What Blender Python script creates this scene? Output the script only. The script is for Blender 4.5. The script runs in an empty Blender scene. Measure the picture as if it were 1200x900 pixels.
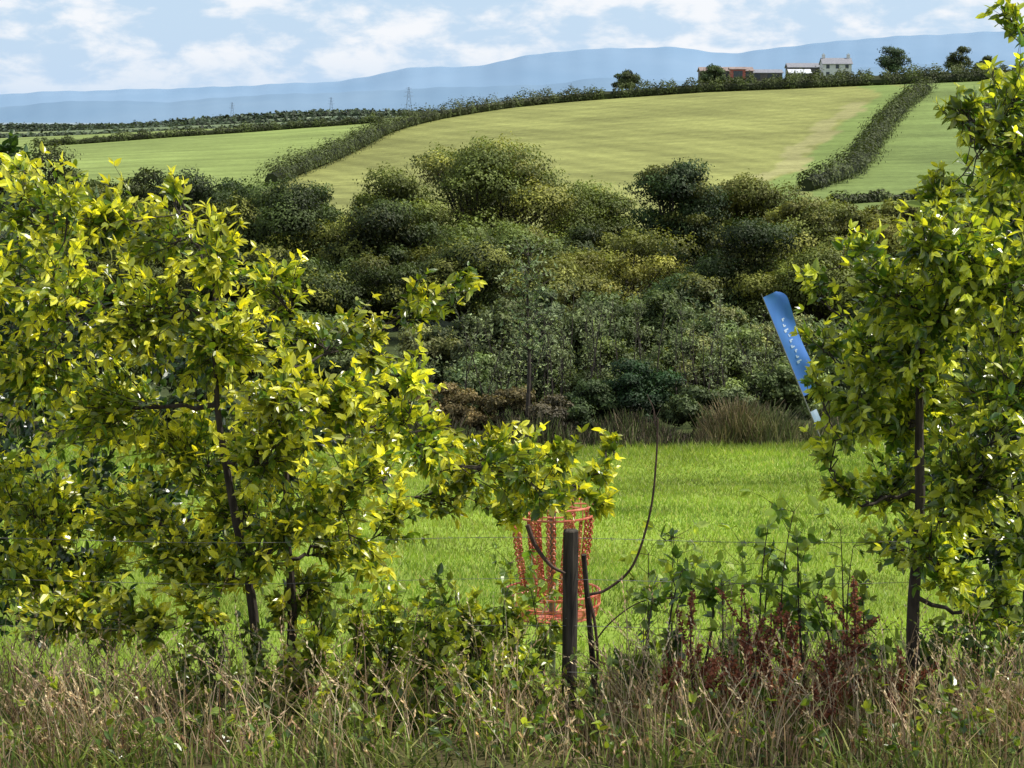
import bpy, math
import numpy as np
from mathutils import Vector, Matrix
rng = np.random.default_rng(7)
F = 2407.0
PITCH = math.atan(310.0/F)
cp, sp = math.cos(PITCH), math.sin(PITCH)

def ray(px, py):
    a = (px-600.0)/F; b = -(py-450.0)/F
    return np.array([a, cp + b*sp, -sp + b*cp])
def P(px, py, d):
    r = ray(px, py); return r*(d/r[1])

# ------------------------------------------------------------------ terrain
RX = [-400, 0, 100, 200, 300, 400, 450, 520, 600, 700, 820, 1000, 1200, 1600]
RY = [176, 166, 161, 155, 150, 143, 139, 132, 124, 116, 107, 99, 90, 84]
def sstep(a, b, x):
    t = np.clip((x-a)/(b-a), 0, 1); return t*t*(3-2*t)
def H(x, y):
    x = np.asarray(x, float); y = np.asarray(y, float)
    near = np.interp(y, [-60, 0, 6, 10.6, 14.2, 25, 45, 60, 90, 140, 200],
                     [-1.6, -1.6, -2.5, -3.2, -4.0, -5.35, -7.2, -8.4, -11, -14, -11.5])
    near = near + 0.05*np.sin(x*0.9+1)*np.sin(y*0.7) + 0.12*np.sin(x*0.23+y*0.11)*sstep(12, 30, y)
    yy = np.maximum(y, 1)
    px = 600+F*x/yy
    ridge = np.interp(px, RX, RY)
    t = np.clip((yy-200)/300.0, 0, 1)
    py = ridge + (278.3-ridge)*(1-t)**1.6
    zh = -(py-140)/F*np.minimum(yy, 500)
    swell = 17*np.exp(-((yy-1650)/480.0)**2)*sstep(0, 420, px) + 5*np.exp(-((yy-1100)/150.0)**2)
    far = -12 + swell + 3*np.sin(x*0.004+1.3)*np.sin(yy*0.0023)
    k = sstep(575, 950, yy)
    hill = zh*(1-k)+far*k
    return np.where(y < 200, near, hill)
def hit(px, py, y0=12., y1=900.):
    r = ray(px, py); ys = np.linspace(y0, y1, 6000)
    X = r[0]/r[1]*ys; Z = r[2]/r[1]*ys
    g = Z-H(X, ys)
    idx = np.where(g <= 0)[0]
    i = idx[0] if len(idx) else int(np.argmin(g/ys))
    return np.array([X[i], ys[i], float(H(X[i], ys[i]))])

# ------------------------------------------------------------------ materials
def newmat(name):
    m = bpy.data.materials.new(name); m.use_nodes = True
    nt = m.node_tree; nt.nodes.clear()
    out = nt.nodes.new('ShaderNodeOutputMaterial')
    return m, nt, out
def L(nt, a, b): nt.links.new(a, b)
def foliage_mat(name, trans=0.45, rough=0.42, tint=(1.5, 1.55, 0.6), spec=0.5, nscale=1.3):
    m, nt, out = newmat(name)
    at = nt.nodes.new('ShaderNodeAttribute'); at.attribute_name = 'col'
    tc = nt.nodes.new('ShaderNodeTexCoord')
    nz = nt.nodes.new('ShaderNodeTexNoise'); nz.inputs['Scale'].default_value = nscale; nz.inputs['Detail'].default_value = 2
    L(nt, tc.outputs['Object'], nz.inputs['Vector'])
    mr = nt.nodes.new('ShaderNodeMapRange'); mr.inputs['From Min'].default_value = .3; mr.inputs['From Max'].default_value = .7
    mr.inputs['To Min'].default_value = .65; mr.inputs['To Max'].default_value = 1.3
    L(nt, nz.outputs['Fac'], mr.inputs['Value'])
    mul = nt.nodes.new('ShaderNodeVectorMath'); mul.operation = 'SCALE'
    L(nt, at.outputs['Color'], mul.inputs[0]); L(nt, mr.outputs['Result'], mul.inputs['Scale'])
    p = nt.nodes.new('ShaderNodeBsdfPrincipled'); p.inputs['Roughness'].default_value = rough
    p.inputs['Specular IOR Level'].default_value = spec
    L(nt, mul.outputs[0], p.inputs['Base Color'])
    t = nt.nodes.new('ShaderNodeBsdfTranslucent')
    m2 = nt.nodes.new('ShaderNodeVectorMath'); m2.operation = 'MULTIPLY'; m2.inputs[1].default_value = tint
    L(nt, mul.outputs[0], m2.inputs[0]); L(nt, m2.outputs[0], t.inputs['Color'])
    mx = nt.nodes.new('ShaderNodeMixShader'); mx.inputs[0].default_value = trans
    L(nt, p.outputs[0], mx.inputs[1]); L(nt, t.outputs[0], mx.inputs[2]); L(nt, mx.outputs[0], out.inputs[0])
    return m
def solid_mat(name, c1, c2, scale=8, rough=0.8, bump=0.3, stretch=(1, 1, 1), metallic=0):
    m, nt, out = newmat(name)
    tc = nt.nodes.new('ShaderNodeTexCoord'); mp = nt.nodes.new('ShaderNodeMapping')
    mp.inputs['Scale'].default_value = stretch
    nz = nt.nodes.new('ShaderNodeTexNoise'); nz.inputs['Scale'].default_value = scale; nz.inputs['Detail'].default_value = 6
    L(nt, tc.outputs['Object'], mp.inputs[0]); L(nt, mp.outputs[0], nz.inputs['Vector'])
    cr = nt.nodes.new('ShaderNodeValToRGB'); cr.color_ramp.elements[0].position = .35; cr.color_ramp.elements[1].position = .65
    cr.color_ramp.elements[0].color = (*c1, 1); cr.color_ramp.elements[1].color = (*c2, 1)
    L(nt, nz.outputs['Fac'], cr.inputs[0])
    p = nt.nodes.new('ShaderNodeBsdfPrincipled'); p.inputs['Roughness'].default_value = rough; p.inputs['Metallic'].default_value = metallic
    L(nt, cr.outputs[0], p.inputs['Base Color'])
    if bump:
        b = nt.nodes.new('ShaderNodeBump'); b.inputs['Strength'].default_value = bump; b.inputs['Distance'].default_value = .02
        L(nt, nz.outputs['Fac'], b.inputs['Height']); L(nt, b.outputs[0], p.inputs['Normal'])
    L(nt, p.outputs[0], out.inputs[0])
    return m
M_LEAF = foliage_mat('leaf', 0.45, 0.31, (1.35, 1.22, .4), 1.0)
M_FAR = foliage_mat('crown_foliage', 0.22, 0.6, (1.3, 1.3, .6), .3, .35)
M_GRASS = foliage_mat('grass_blade', 0.45, 0.5, (1.2, 1.2, .7), .35, .5)
M_STRAW = foliage_mat('dry_straw', 0.3, 0.6, (1.2, 1.15, .9), .3)
M_BARK = solid_mat('bark', (.025, .018, .013), (.075, .058, .045), 30, .9, .6, (1, 1, .25))
M_POST = solid_mat('weathered_post', (.02, .016, .012), (.08, .065, .05), 40, .9, .8, (1, 1, .08))
M_WIRE = solid_mat('galvanised_wire', (.12, .12, .12), (.25, .24, .22), 20, .5, 0, metallic=.6)
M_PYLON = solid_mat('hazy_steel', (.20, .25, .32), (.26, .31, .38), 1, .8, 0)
M_ORANGE = solid_mat('faded_red_paint', (.42, .06, .03), (.82, .30, .18), 14, .4, 0)
M_STEM = solid_mat('bramble_stem', (.05, .03, .02), (.12, .07, .05), 30, .8, .2)

# ------------------------------------------------------------------ mesh builder
class MB:
    def __init__(s): s.V = []; s.F = []; s.C = []; s.n = 0
    def add(s, v, f, col=(.1, .1, .1), mat=0):
        v = np.asarray(v, float).reshape(-1, 3); f = np.asarray(f, int)
        c = np.asarray(col, float)
        if c.ndim == 1: c = np.tile(c, (len(v), 1))
        s.V.append(v); s.C.append(c); s.F.append((f+s.n, mat)); s.n += len(v)
    def obj(s, name, mats, smooth=False, parent=None):
        V = np.concatenate(s.V); C = np.concatenate(s.C)
        me = bpy.data.meshes.new(name)
        li = np.concatenate([f.ravel() for f, m in s.F])
        tot = np.concatenate([np.full(len(f), f.shape[1]) for f, m in s.F])
        mi = np.concatenate([np.full(len(f), m) for f, m in s.F])
        st = np.concatenate([[0], np.cumsum(tot)[:-1]])
        me.vertices.add(len(V)); me.vertices.foreach_set('co', V.astype(np.float32).ravel())
        me.loops.add(len(li)); me.loops.foreach_set('vertex_index', li.astype(np.int32))
        me.polygons.add(len(tot)); me.polygons.foreach_set('loop_start', st.astype(np.int32))
        me.polygons.foreach_set('loop_total', tot.astype(np.int32))
        me.polygons.foreach_set('material_index', mi.astype(np.int32))
        me.polygons.foreach_set('use_smooth', np.full(len(tot), smooth))
        for m in mats: me.materials.append(m)
        me.update(calc_edges=True)
        a = me.color_attributes.new('col', 'FLOAT_COLOR', 'POINT')
        a.data.foreach_set('color', np.hstack([C, np.ones((len(C), 1))]).astype(np.float32).ravel())
        o = bpy.data.objects.new(name, me); bpy.context.scene.collection.objects.link(o)
        if parent: o.parent = parent
        return o
def empty(name, loc=(0, 0, 0)):
    o = bpy.data.objects.new(name, None); bpy.context.scene.collection.objects.link(o); o.location = loc; return o
def nrm(v): return v/np.maximum(np.linalg.norm(v, axis=-1, keepdims=True), 1e-9)
def rnd(n): return nrm(rng.normal(size=(n, 3)))
FT = np.array([[0, 0, 0], [.33, -.46, .05], [.33, .46, .05], [.7, -.36, .0], [.7, .36, .0], [1, 0, -.12], [.33, 0, -.04], [.7, 0, -.07]])
def leafset(mb, pos, axis, n, Ln, W, col, mat=0, fancy=True):
    N = len(pos); axis = nrm(axis); side = nrm(np.cross(axis, n)); nn = np.cross(side, axis)
    Ln = np.broadcast_to(Ln, (N,)); W = np.broadcast_to(W, (N,))
    T = FT if fancy else np.array([[0, 0, 0], [.45, .5, .03], [1, 0, -.08], [.45, -.5, .03]])
    K = len(T)
    v = (pos[:, None] + axis[:, None]*(Ln[:, None]*T[:, 0])[..., None] + side[:, None]*(W[:, None]*T[:, 1])[..., None]
         + nn[:, None]*(Ln[:, None]*T[:, 2])[..., None]).reshape(-1, 3)
    base = (np.arange(N)*K)[:, None, None]
    c = np.repeat(np.broadcast_to(col, (N, 3)), K, axis=0)
    if fancy:
        tri = np.array([[0, 2, 6], [0, 6, 1], [7, 4, 5], [7, 5, 3]]); qd = np.array([[6, 2, 4, 7], [6, 7, 3, 1]])
        n0 = mb.n
        mb.add(v, (base+tri).reshape(-1, 3), c, mat)
        mb.F.append(((base+qd).reshape(-1, 4)+n0, mat))
    else:
        mb.add(v, (base+np.array([[0, 1, 2, 3]])).reshape(-1, 4), c, mat)
def segs(mb, p0, p1, r0, r1, col=(.08, .06, .04), mat=1, k=3):
    N = len(p0); d = nrm(p1-p0); up = np.where(np.abs(d[:, 2:3]) > .9, [[1., 0, 0]], [[0, 0, 1.]])
    a = nrm(np.cross(d, up)); b = np.cross(d, a)
    r0 = np.broadcast_to(r0, (N,))[:, None, None]; r1 = np.broadcast_to(r1, (N,))[:, None, None]
    an = np.arange(k)*2*math.pi/k
    o = a[:, None]*np.cos(an)[None, :, None]+b[:, None]*np.sin(an)[None, :, None]
    v = np.concatenate([p0[:, None]+o*r0, p1[:, None]+o*r1], axis=1).reshape(-1, 3)
    q = np.array([[i, (i+1) % k, k+(i+1) % k, k+i] for i in range(k)])
    mb.add(v, ((np.arange(N)*2*k)[:, None, None]+q).reshape(-1, 4), np.repeat(np.broadcast_to(col, (N, 3)), 2*k, axis=0), mat)
def tube(mb, pts, rad, k=7, col=(.08, .06, .04), mat=1, cap=True):
    pts = np.asarray(pts, float); n = len(pts); rad = np.broadcast_to(rad, (n,))
    t = nrm(np.gradient(pts, axis=0)); a = np.cross(t[0], [0.3, 1, 0.1]); a /= np.linalg.norm(a)
    V = []; an = np.arange(k)*2*math.pi/k
    for i in range(n):
        a = a-t[i]*np.dot(a, t[i]); a /= max(np.linalg.norm(a), 1e-9); b = np.cross(t[i], a)
        V.append(pts[i]+rad[i]*(np.cos(an)[:, None]*a+np.sin(an)[:, None]*b))
    V = np.concatenate(V)
    f = [[i*k+j, i*k+(j+1) % k, (i+1)*k+(j+1) % k, (i+1)*k+j] for i in range(n-1) for j in range(k)]
    n0 = mb.n
    mb.add(V, f, col, mat)
    if cap:
        mb.F.append((np.array([[n0+j for j in range(k)][::-1], [n0+(n-1)*k+j for j in range(k)]]), mat))
def bez(a, b, c, t):
    t = np.asarray(t)[..., None]; return a*(1-t)**2+2*b*t*(1-t)+c*t*t
def smoothpath(pts, m=6):
    pts = np.asarray(pts, float); n = len(pts); t = np.linspace(0, n-1, (n-1)*m+1)
    P0 = np.vstack([2*pts[0]-pts[1], pts, 2*pts[-1]-pts[-2]]); out = []
    for x in t:
        i = min(int(x), n-2); f = x-i; a, b, c, d = P0[i:i+4]
        out.append(.5*(2*b+(c-a)*f+(2*a-5*b+4*c-d)*f*f+(-a+3*b-3*c+d)*f**3))
    return np.array(out)

# ------------------------------------------------------------------ leafy near plants
def twigleaves(mb, s, e, nl, Ln, Wd, cA, cB, tipy=0.5, tw=0.003, lmat=0, bmat=1, fancy=True):
    N = len(s); ln = np.linalg.norm(e-s, axis=1, keepdims=True)
    m = (s+e)/2+rnd(N)*ln*.15+np.array([0, 0, 1])*ln*.08
    q = bez(s, m, e, np.full(N, .5))
    segs(mb, s, q, tw, tw*.75, mat=bmat); segs(mb, q, e, tw*.75, tw*.35, mat=bmat)
    pos = []; ax = []; tip = []; ids = []
    for j in range(nl):
        t = np.clip(.15+.85*(j+rng.random(N))/nl, 0, 1)
        if j >= nl-4: t = np.clip(.93+.07*rng.random(N), 0, 1)
        p = bez(s, m, e, t); tan = nrm(2*(1-t)[:, None]*(m-s)+2*t[:, None]*(e-m))
        pos.append(p); ax.append(tan*.75+rnd(N)*.85+np.array([0, 0, -.08])); tip.append(t); ids.append(np.arange(N))
    pos = np.concatenate(pos); ax = np.concatenate(ax); tip = np.concatenate(tip); ids = np.concatenate(ids)
    K = len(pos)
    young_lit = np.clip((rng.random(N)**.9)[ids]*1.3*tipy*2*(tip**1.6)+rng.normal(0, .15, K), 0, 1)[:, None]  # yellow new growth at tips; inner leaves darkened as painted crown shade
    col = np.array(cA)*(1-young_lit)+np.array(cB)*young_lit
    col = col*rng.uniform(.6, 1.3, (K, 1))
    n = np.array([0.2, -.2, 1.0])*.8+rnd(K)*.75
    sz = rng.uniform(.55, 1.25, K)*(1-.2*(tip > .95))
    leafset(mb, pos, ax, n, Ln*sz, Wd*sz, col, lmat, fancy)
def near_tree(name, trunks, clumps, D, twd, nl, Ln, Wd, cA, cB, rt=.045, tipy=.5, dspread=.8, tmin=.3):
    mb = MB(); ppm = F/D; nodes = []; nr_ = []
    for t in trunks:
        p = smoothpath(t, 5); n = len(p); p = p+np.cumsum(rng.normal(0, .006, (n, 3)), axis=0)*[1, 1, 0]
        rr = np.linspace(rt, rt*.25, n)*(1+.12*rng.random(n)); tube(mb, p, rr, 8)
        for i in range(int(tmin*n), n): nodes.append(p[i]); nr_.append(rr[i])
    tr = np.array(nodes)
    items = []
    for (px, py, r) in clumps:
        c = P(px, py, D+rng.uniform(-dspread, dspread)); items.append((float(np.linalg.norm(tr-c, axis=1).min()), c, r/ppm))
    items.sort(key=lambda q: q[0])
    for dd0, c, R in items:
        A = np.array(nodes); d_ = np.linalg.norm(A-c, axis=1); cost = d_*(1+.5*(A[:, 2] > c[2]+.1))
        i = int(np.argmin(cost)); s = A[i]; d = d_[i]; pr = nr_[i]
        mid = (s+c)/2+np.array([0, 0, -.06*d])+rnd(1)[0]*.14*d
        lp = bez(s, mid, c, np.linspace(0, 1, 9))+np.vstack([np.zeros((1, 3)), rng.normal(0, .016, (8, 3))])
        r0 = min(pr*.85, .010+.010*d); rad = np.linspace(r0, max(.0035, r0*.45), 9)
        tube(mb, lp, rad, 6)
        for q, rq in list(zip(lp, rad))[3:]: nodes.append(q); nr_.append(rq)
        N = max(8, int(twd*(R**2)*rng.uniform(.8, 1.2)))
        e = c+rnd(N)*[[R, R*1.1, R*.95]]*(rng.random((N, 1))**.4)*rng.choice([.9, 1, 1.25], (N, 1))
        st = lp[rng.integers(3, 9, N)]
        st = st+(e-st)*rng.uniform(.0, .35, (N, 1))
        far = np.linalg.norm(e-st, axis=1, keepdims=True); mx = .36
        st = np.where(far > mx, e+(st-e)*mx/far, st)
        od = (e-st); od[:, 2] += .15*np.linalg.norm(od, axis=1)
        e = st+od
        k = max(2, N//6); segs(mb, lp[rng.integers(3, 8, k)], st[:k], .005, .003, mat=1, k=4)
        twigleaves(mb, st, e, nl, Ln, Wd, cA, cB, tipy)
    return mb.obj(name, [M_LEAF, M_BARK])

gA = (.11, .21, .02); gB = (.84, .84, .075)
def base(px, D):
    r = ray(px, 450); x = r[0]/r[1]*D; return np.array([x, D, float(H(x, D))])
def trunkpath(px0, px1, pytop, D, k=.10):
    b = base(px0, D)-[0, 0, .05]; t = P(px1, pytop, D)
    m1 = b*.66+t*.34+rng.normal(0, k*.3, 3)*[1, 1, 0]; m2 = b*.33+t*.67+rng.normal(0, k, 3)*[1, 1, 0]
    return [b, m1, m2, t]
left_cl = [(30,250,55),(110,262,60),(185,285,65),(250,300,55),(315,330,55),(60,340,75),(160,380,80),(265,410,80),(360,395,50),(330,470,60),
 (430,385,45),(500,355,36),(545,330,20),(100,480,85),(210,520,80),(320,540,75),(410,480,60),(480,440,36),(420,560,55),(500,540,50),(270,590,65),
 (560,555,48),(620,550,48),(660,575,34),(700,550,26),(610,590,32),(580,520,34),(345,620,52),(140,610,70),(200,650,60),(400,640,46),(470,610,40),(30,450,70),(-30,330,80),(-40,560,80),(40,600,70),(20,680,60),
 (205,215,20),(80,225,35),(20,200,30),(100,680,50),(714,520,15),(250,670,45),(440,520,50),(380,600,50),(660,530,26),(650,600,22),(470,500,42),(150,720,36),(685,575,20),(630,575,30),
 (60,720,45),(120,740,36),(230,720,38),(372,690,40),(430,665,34),(300,660,46),(530,590,34),(520,500,30),(440,430,40),(705,590,14),(605,612,18),(180,740,30),(330,710,30)]
near_tree('oak_sapling', [trunkpath(305, 262, 330, 11, .06), trunkpath(335, 335, 430, 11.1, .06)], left_cl, 11, 720, 12, .069, .034, gA, gB, .035, .7)
right_cl = [(1185,30,30),(1190,110,50),(1125,130,32),(1150,220,55),(1215,190,80),(1085,285,50),(1015,290,38),(955,325,24),(1100,370,75),
 (1190,330,80),(1010,400,60),(955,400,28),(1085,470,75),(1180,450,80),(1000,490,50),(1055,560,60),(1140,560,75),(1200,640,70),(1085,640,46),
 (985,575,28),(1125,680,44),(1260,400,90),(1260,550,90),(1035,340,50),(1040,640,30),(960,450,24),(1060,420,60),(1130,300,60),(1160,390,50),(1050,500,50),(1160,160,40),(1100,230,34),
 (1170,710,50),(1020,590,36),(1120,620,50),(975,520,26),(1060,360,50),(1010,440,46)]
near_tree('oak_sapling', [trunkpath(1078, 1110, 250, 10.5, .06), trunkpath(1230, 1230, 60, 10.9, .05)], right_cl, 10.5, 700, 12, .070, .036,
          (.09, .19, .02), (.74, .80, .08), .038, .6)
dark_cl = [(-60,180,60),(0,190,40),(-20,300,80),(20,390,70),(60,470,70),(0,540,90),(60,600,75),(20,680,70),(90,690,50),(-60,450,110),(-60,650,110),(110,560,55),(130,660,45),(50,740,40),(160,480,60),(190,580,60),(230,420,50),(270,520,60),(330,570,60),(260,640,50),(380,500,50),(130,400,60)]
near_tree('alder_tree', [trunkpath(-40, -30, 200, 13.5)], dark_cl, 13.5, 260, 11, .09, .05, (.022, .055, .012), (.07, .14, .02), .06, .3)
dark_cl2 = [(1240,150,60),(1190,260,60),(1200,360,70),(1180,470,80),(1150,560,70),(1190,640,80),(1120,640,45),(1260,450,110),(1250,600,90),(1120,450,60),(1090,540,50),(1150,350,60)]
near_tree('alder_tree', [trunkpath(1225, 1225, 160, 12.6)], dark_cl2, 12.6, 300, 11, .09, .05, (.022, .055, .012), (.07, .14, .02), .07, .3)

def bush(name, D, items, cA, cB, Ln, Wd, twd=260, tipy=.4, nl=9):
    mb = MB(); ppm = F/D
    for (px, py, r) in items:
        c = P(px, py, D+rng.uniform(-.35, .35)); R = r/ppm
        b = base(px+rng.uniform(-25, 25), D)
        lp = bez(b, (b+c)/2+rng.normal(0, .06, 3), c, np.linspace(0, 1, 8)); tube(mb, lp, np.linspace(.010, .003, 8), 5)
        N = max(5, int(twd*R*R)); e = c+rnd(N)*R*(rng.random((N, 1))**.4)
        st = lp[rng.integers(3, 8, N)]; st = st+(e-st)*rng.uniform(0, .3, (N, 1))
        twigleaves(mb, st, e, nl, Ln, Wd, cA, cB, tipy, .003)
    return mb.obj(name, [M_LEAF, M_BARK])
bush('bramble_bush', 10.5, [(370,760,45),(430,790,50),(500,770,45),(560,790,45),(610,770,38),(470,720,40),(540,720,42),(390,830,45),(480,840,45),(570,840,45),(620,820,35),(590,710,32),(516,690,26),(640,740,24),(420,725,38),(620,860,30),(350,800,40),(450,860,35),(560,740,38),(505,730,40),(600,735,28),(450,700,26),(380,720,32)],
     (.11, .21, .025), (.66, .72, .08), .058, .034, 1000, .6)
bush('bramble_bush', 10.5, [(250,790,40),(280,840,45),(340,850,40),(210,775,26),(180,830,28),(310,790,35),(300,740,26),(230,850,35),(250,740,24)], (.07, .14, .02), (.36, .44, .04), .055, .034, 700)
bush('bramble_bush', 10.6, [(765,700,26),(800,665,22),(835,690,18),(900,655,24),(935,640,18),(955,700,24),(925,720,24),(860,740,26),(790,740,26),(1010,690,16),(1030,760,28),(985,780,28),(740,780,24),(900,800,30),(820,800,28)],
     (.12, .24, .04), (.56, .66, .12), .078, .048, 200)
bush('bramble_bush', 10.7, [(1090,770,38),(1150,740,50),(1190,760,45),(1130,800,40),(1060,800,30),(1180,710,36),(1110,740,30)], (.06, .13, .02), (.3, .38, .05), .058, .036, 480)
mb = MB()
for px, top, D in [(905,590,10.8),(870,640,10.9),(790,630,11),(930,600,10.7),(1000,640,10.8),(960,690,10.6),(760,650,11.1),(845,670,10.6),(985,620,10.9),(598,660,10.9),(622,690,10.8)]:
    b = base(px+rng.uniform(-15, 15), D); t = P(px, top, D); m = (b+t)/2+rng.normal(0, .08, 3)
    lp = bez(b, m, t, np.linspace(0, 1, 10)); tube(mb, lp, np.linspace(.008, .002, 10), 5)
    N = 18; st = lp[rng.integers(3, 10, N)]; e = st+rnd(N)*[.13, .13, .07]+[0, 0, .04]
    twigleaves(mb, st, e, 4, .08, .048, (.12, .24, .04), (.5, .64, .12), .5, .002)
mb.obj('hazel_shoot', [M_LEAF, M_STEM])

def dock(pxs):
    mb = MB()
    for px, top, D in pxs:
        b = base(px+rng.uniform(-20, 20), D); t = P(px, top, D)
        m = (b+t)/2+rng.normal(0, .05, 3)
        lp = bez(b, m, t, np.linspace(0, 1, 12)); tube(mb, lp, np.linspace(.007, .002, 12), 5, mat=1)
        paths = [lp[4:]]
        for k in range(5):
            i = rng.integers(3, 9); d = nrm(rng.normal(size=3)*[1, 1, .2]+[0, 0, 1.4]); q = lp[i]+d*np.linspace(0, rng.uniform(.15, .3), 6)[:, None]
            tube(mb, q, .0025, 4, mat=1); paths.append(q)
        for q in paths:
            N = 110; tt = rng.random(N)*(len(q)-1); i = tt.astype(int).clip(0, len(q)-2); pp = q[i]+(q[i+1]-q[i])*(tt-i)[:, None]
            pp = pp+rnd(N)*.018*rng.random((N, 1))
            col = np.array([.36, .13, .07])*rng.uniform(.3, 1.5, (N, 1))
            leafset(mb, pp, rnd(N), rnd(N), .02, .016, col, 0, False)
        N = 5; leafset(mb, lp[rng.integers(0, 5, N)], rnd(N)*[1, 1, .3]+[0, 0, .3], rnd(N)+[0, 0, 1], .2, .05, (.2, .10, .04), 0)
    return mb.obj('dock_plant', [M_STRAW, M_STEM])
dock([(812,690,10.1),(870,690,10.1),(905,720,10.0)])
dock([(935,730,10.1),(970,750,9.9),(1000,680,10.1),(880,760,9.9),(955,810,9.8)])
dock([(780,760,10.0),(1060,790,10.0),(840,780,9.9),(990,800,9.8)])

# ------------------------------------------------------------------ dry grass in front
def drygrass(name, N, ylo, yhi, hlo, hhi, palette, xs=.30, headp=.45, w=.0035, patch=1.0, thin=None, lean_s=.38):
    mb = MB()
    y = rng.uniform(ylo, yhi, N); x = rng.uniform(-1, 1, N)*xs*y*1.05
    cl = .5+.5*np.sin(x*2.3+1+patch)*np.sin(x*5.1*patch+y*2)+.3*rng.normal(size=N)
    kp = np.clip(.12+.88*cl, .1, 1)
    if thin is not None: kp = kp*np.interp(x, [thin[0]-.3, thin[0], thin[1], thin[1]+.25], [1, thin[2], thin[2], 1])
    keep = rng.random(N) < kp
    x = x[keep]; y = y[keep]; cl = cl[keep]; N = len(x)
    h = (hlo+(hhi-hlo)*rng.random(N)**2.2)*(0.55+.55*np.clip(cl, 0, 1)); z = H(x, y)
    h = h*np.interp(y, [9.2, 10.2], [.75, 1])*np.interp(np.abs(x-.31), [.12, .3], [.5, 1])
    b = np.stack([x, y, z-.01], 1); lean = rng.normal(0, lean_s, (N, 2))+[-.08, 0]
    p = [b]
    for t in (.4, .75, 1.):
        p.append(b+np.stack([lean[:, 0]*h*t**2, lean[:, 1]*h*t**2, h*t*(1-.18*t*np.linalg.norm(lean, axis=1))], 1))
    pal = np.array(palette); ci = (np.clip((cl*.5+rng.random(N)*.9)/1.5, 0, .999)*len(pal)).astype(int); col = pal[ci]*rng.uniform(.5, 1.35, (N, 1))
    ang = rng.uniform(0, math.pi, N); side = np.stack([np.cos(ang), np.sin(ang)*.5, 0*ang], 1)
    ww = [1, .85, .55, .12]
    v = np.stack([q for i in range(4) for q in (p[i]-side*w*ww[i], p[i]+side*w*ww[i])], 1).reshape(-1, 3)
    f = np.array([[0, 1, 3, 2], [2, 3, 5, 4], [4, 5, 7, 6]])
    mb.add(v, ((np.arange(N)*8)[:, None, None]+f).reshape(-1, 4), np.repeat(col, 8, axis=0), 0)
    hs = np.where(rng.random(N) < headp)[0]
    if len(hs):
        k = 7; idx = np.repeat(hs, k); t = np.tile(np.linspace(0, 1, k), len(hs))[:, None]
        pos = p[2][idx]*(1-t)+p[3][idx]*t; pos = p[3][idx]+(pos-p[3][idx])*.75
        ax = nrm(p[3]-p[2])[idx]+rnd(len(idx))*.45
        leafset(mb, pos, ax, rnd(len(idx)), .026, .009, col[idx]*rng.uniform(.8, 1.6, (len(idx), 1)), 0, False)
    return mb.obj(name, [M_STRAW])
straw = [(.08, .055, .03), (.20, .23, .05), (.46, .32, .19), (.60, .46, .28), (.24, .14, .08), (.66, .54, .34), (.22, .28, .06), (.50, .36, .24), (.26, .30, .07), (.56, .42, .25)]
TH = (-1.65, .15, .45)
drygrass('dry_grass', 15000, 9.2, 11.2, .14, .66, straw, thin=TH)
drygrass('dry_grass', 1800, 9.3, 11.4, .45, .80, [(.62, .48, .30), (.46, .32, .20), (.70, .58, .38)], headp=.95, w=.003, patch=.6, lean_s=.3)
drygrass('dry_grass', 4000, 10.8, 12.4, .2, .45, [(.16, .22, .04), (.26, .32, .07), (.4, .34, .16), (.5, .42, .24)], headp=.3, patch=.7)
drygrass('green_undergrowth', 12000, 8.9, 12.4, .10, .38, [(.06, .09, .02), (.12, .19, .03), (.22, .30, .05), (.34, .34, .10)], headp=.0, w=.006, patch=1.4, lean_s=.7)
mb = MB(); N = 420; x = rng.uniform(-3.1, 3.1, N); y = rng.uniform(9.2, 11.2, N); s = np.stack([x, y, H(x, y)], 1); e = s+np.stack([rng.normal(0, .12, N), rng.normal(0, .1, N), rng.uniform(.12, .42, N)], 1)
twigleaves(mb, s, e, 10, .055, .032, (.08, .16, .02), (.42, .52, .08), .45, .0025)
mb.obj('hedgerow_weeds', [M_LEAF, M_STEM])

# ------------------------------------------------------------------ meadow grass
mb = MB()
N = 230000
y = 11.8+(45.5-11.8)*rng.random(N)**.75; x = rng.uniform(-1, 1, N)*(.3*y+.8)
tuft = .5+.5*np.sin(x*1.7+np.sin(y*.9)*2)*np.sin(y*1.3+np.sin(x*.7)*2)
h = rng.uniform(.04, .085, N)*(.7+.7*tuft)*(1+1.6*sstep(40, 45, y)*rng.random(N)+.6*(y < 14))
z = H(x, y); ang = rng.uniform(0, math.pi, N); w = .004+.00022*y
sd = np.stack([np.cos(ang)*w, np.sin(ang)*w, 0*ang], 1); b = np.stack([x, y, z-.005], 1)
tip = b+np.stack([rng.normal(0, .45, N)*h, rng.normal(0, .45, N)*h, h], 1)
patchy = (.5+.5*np.sin(x*.45+2*np.sin(y*.21))*np.sin(y*.33+1.2))[:, None]
col = (np.array([.21, .32, .04])*(1-patchy)+np.array([.33, .42, .06])*patchy)*rng.uniform(.7, 1.25, (N, 1))*(.88+.2*tuft[:, None])
yel = (rng.random(N) < .2)[:, None]; col = np.where(yel, np.array([.46, .47, .15])*rng.uniform(.7, 1.2, (N, 1)), col)
mb.add(np.stack([b-sd, b+sd, tip], 1).reshape(-1, 3), np.arange(N*3).reshape(-1, 3), np.repeat(col, 3, axis=0), 0)
mb.obj('meadow_grass', [M_GRASS])

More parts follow.
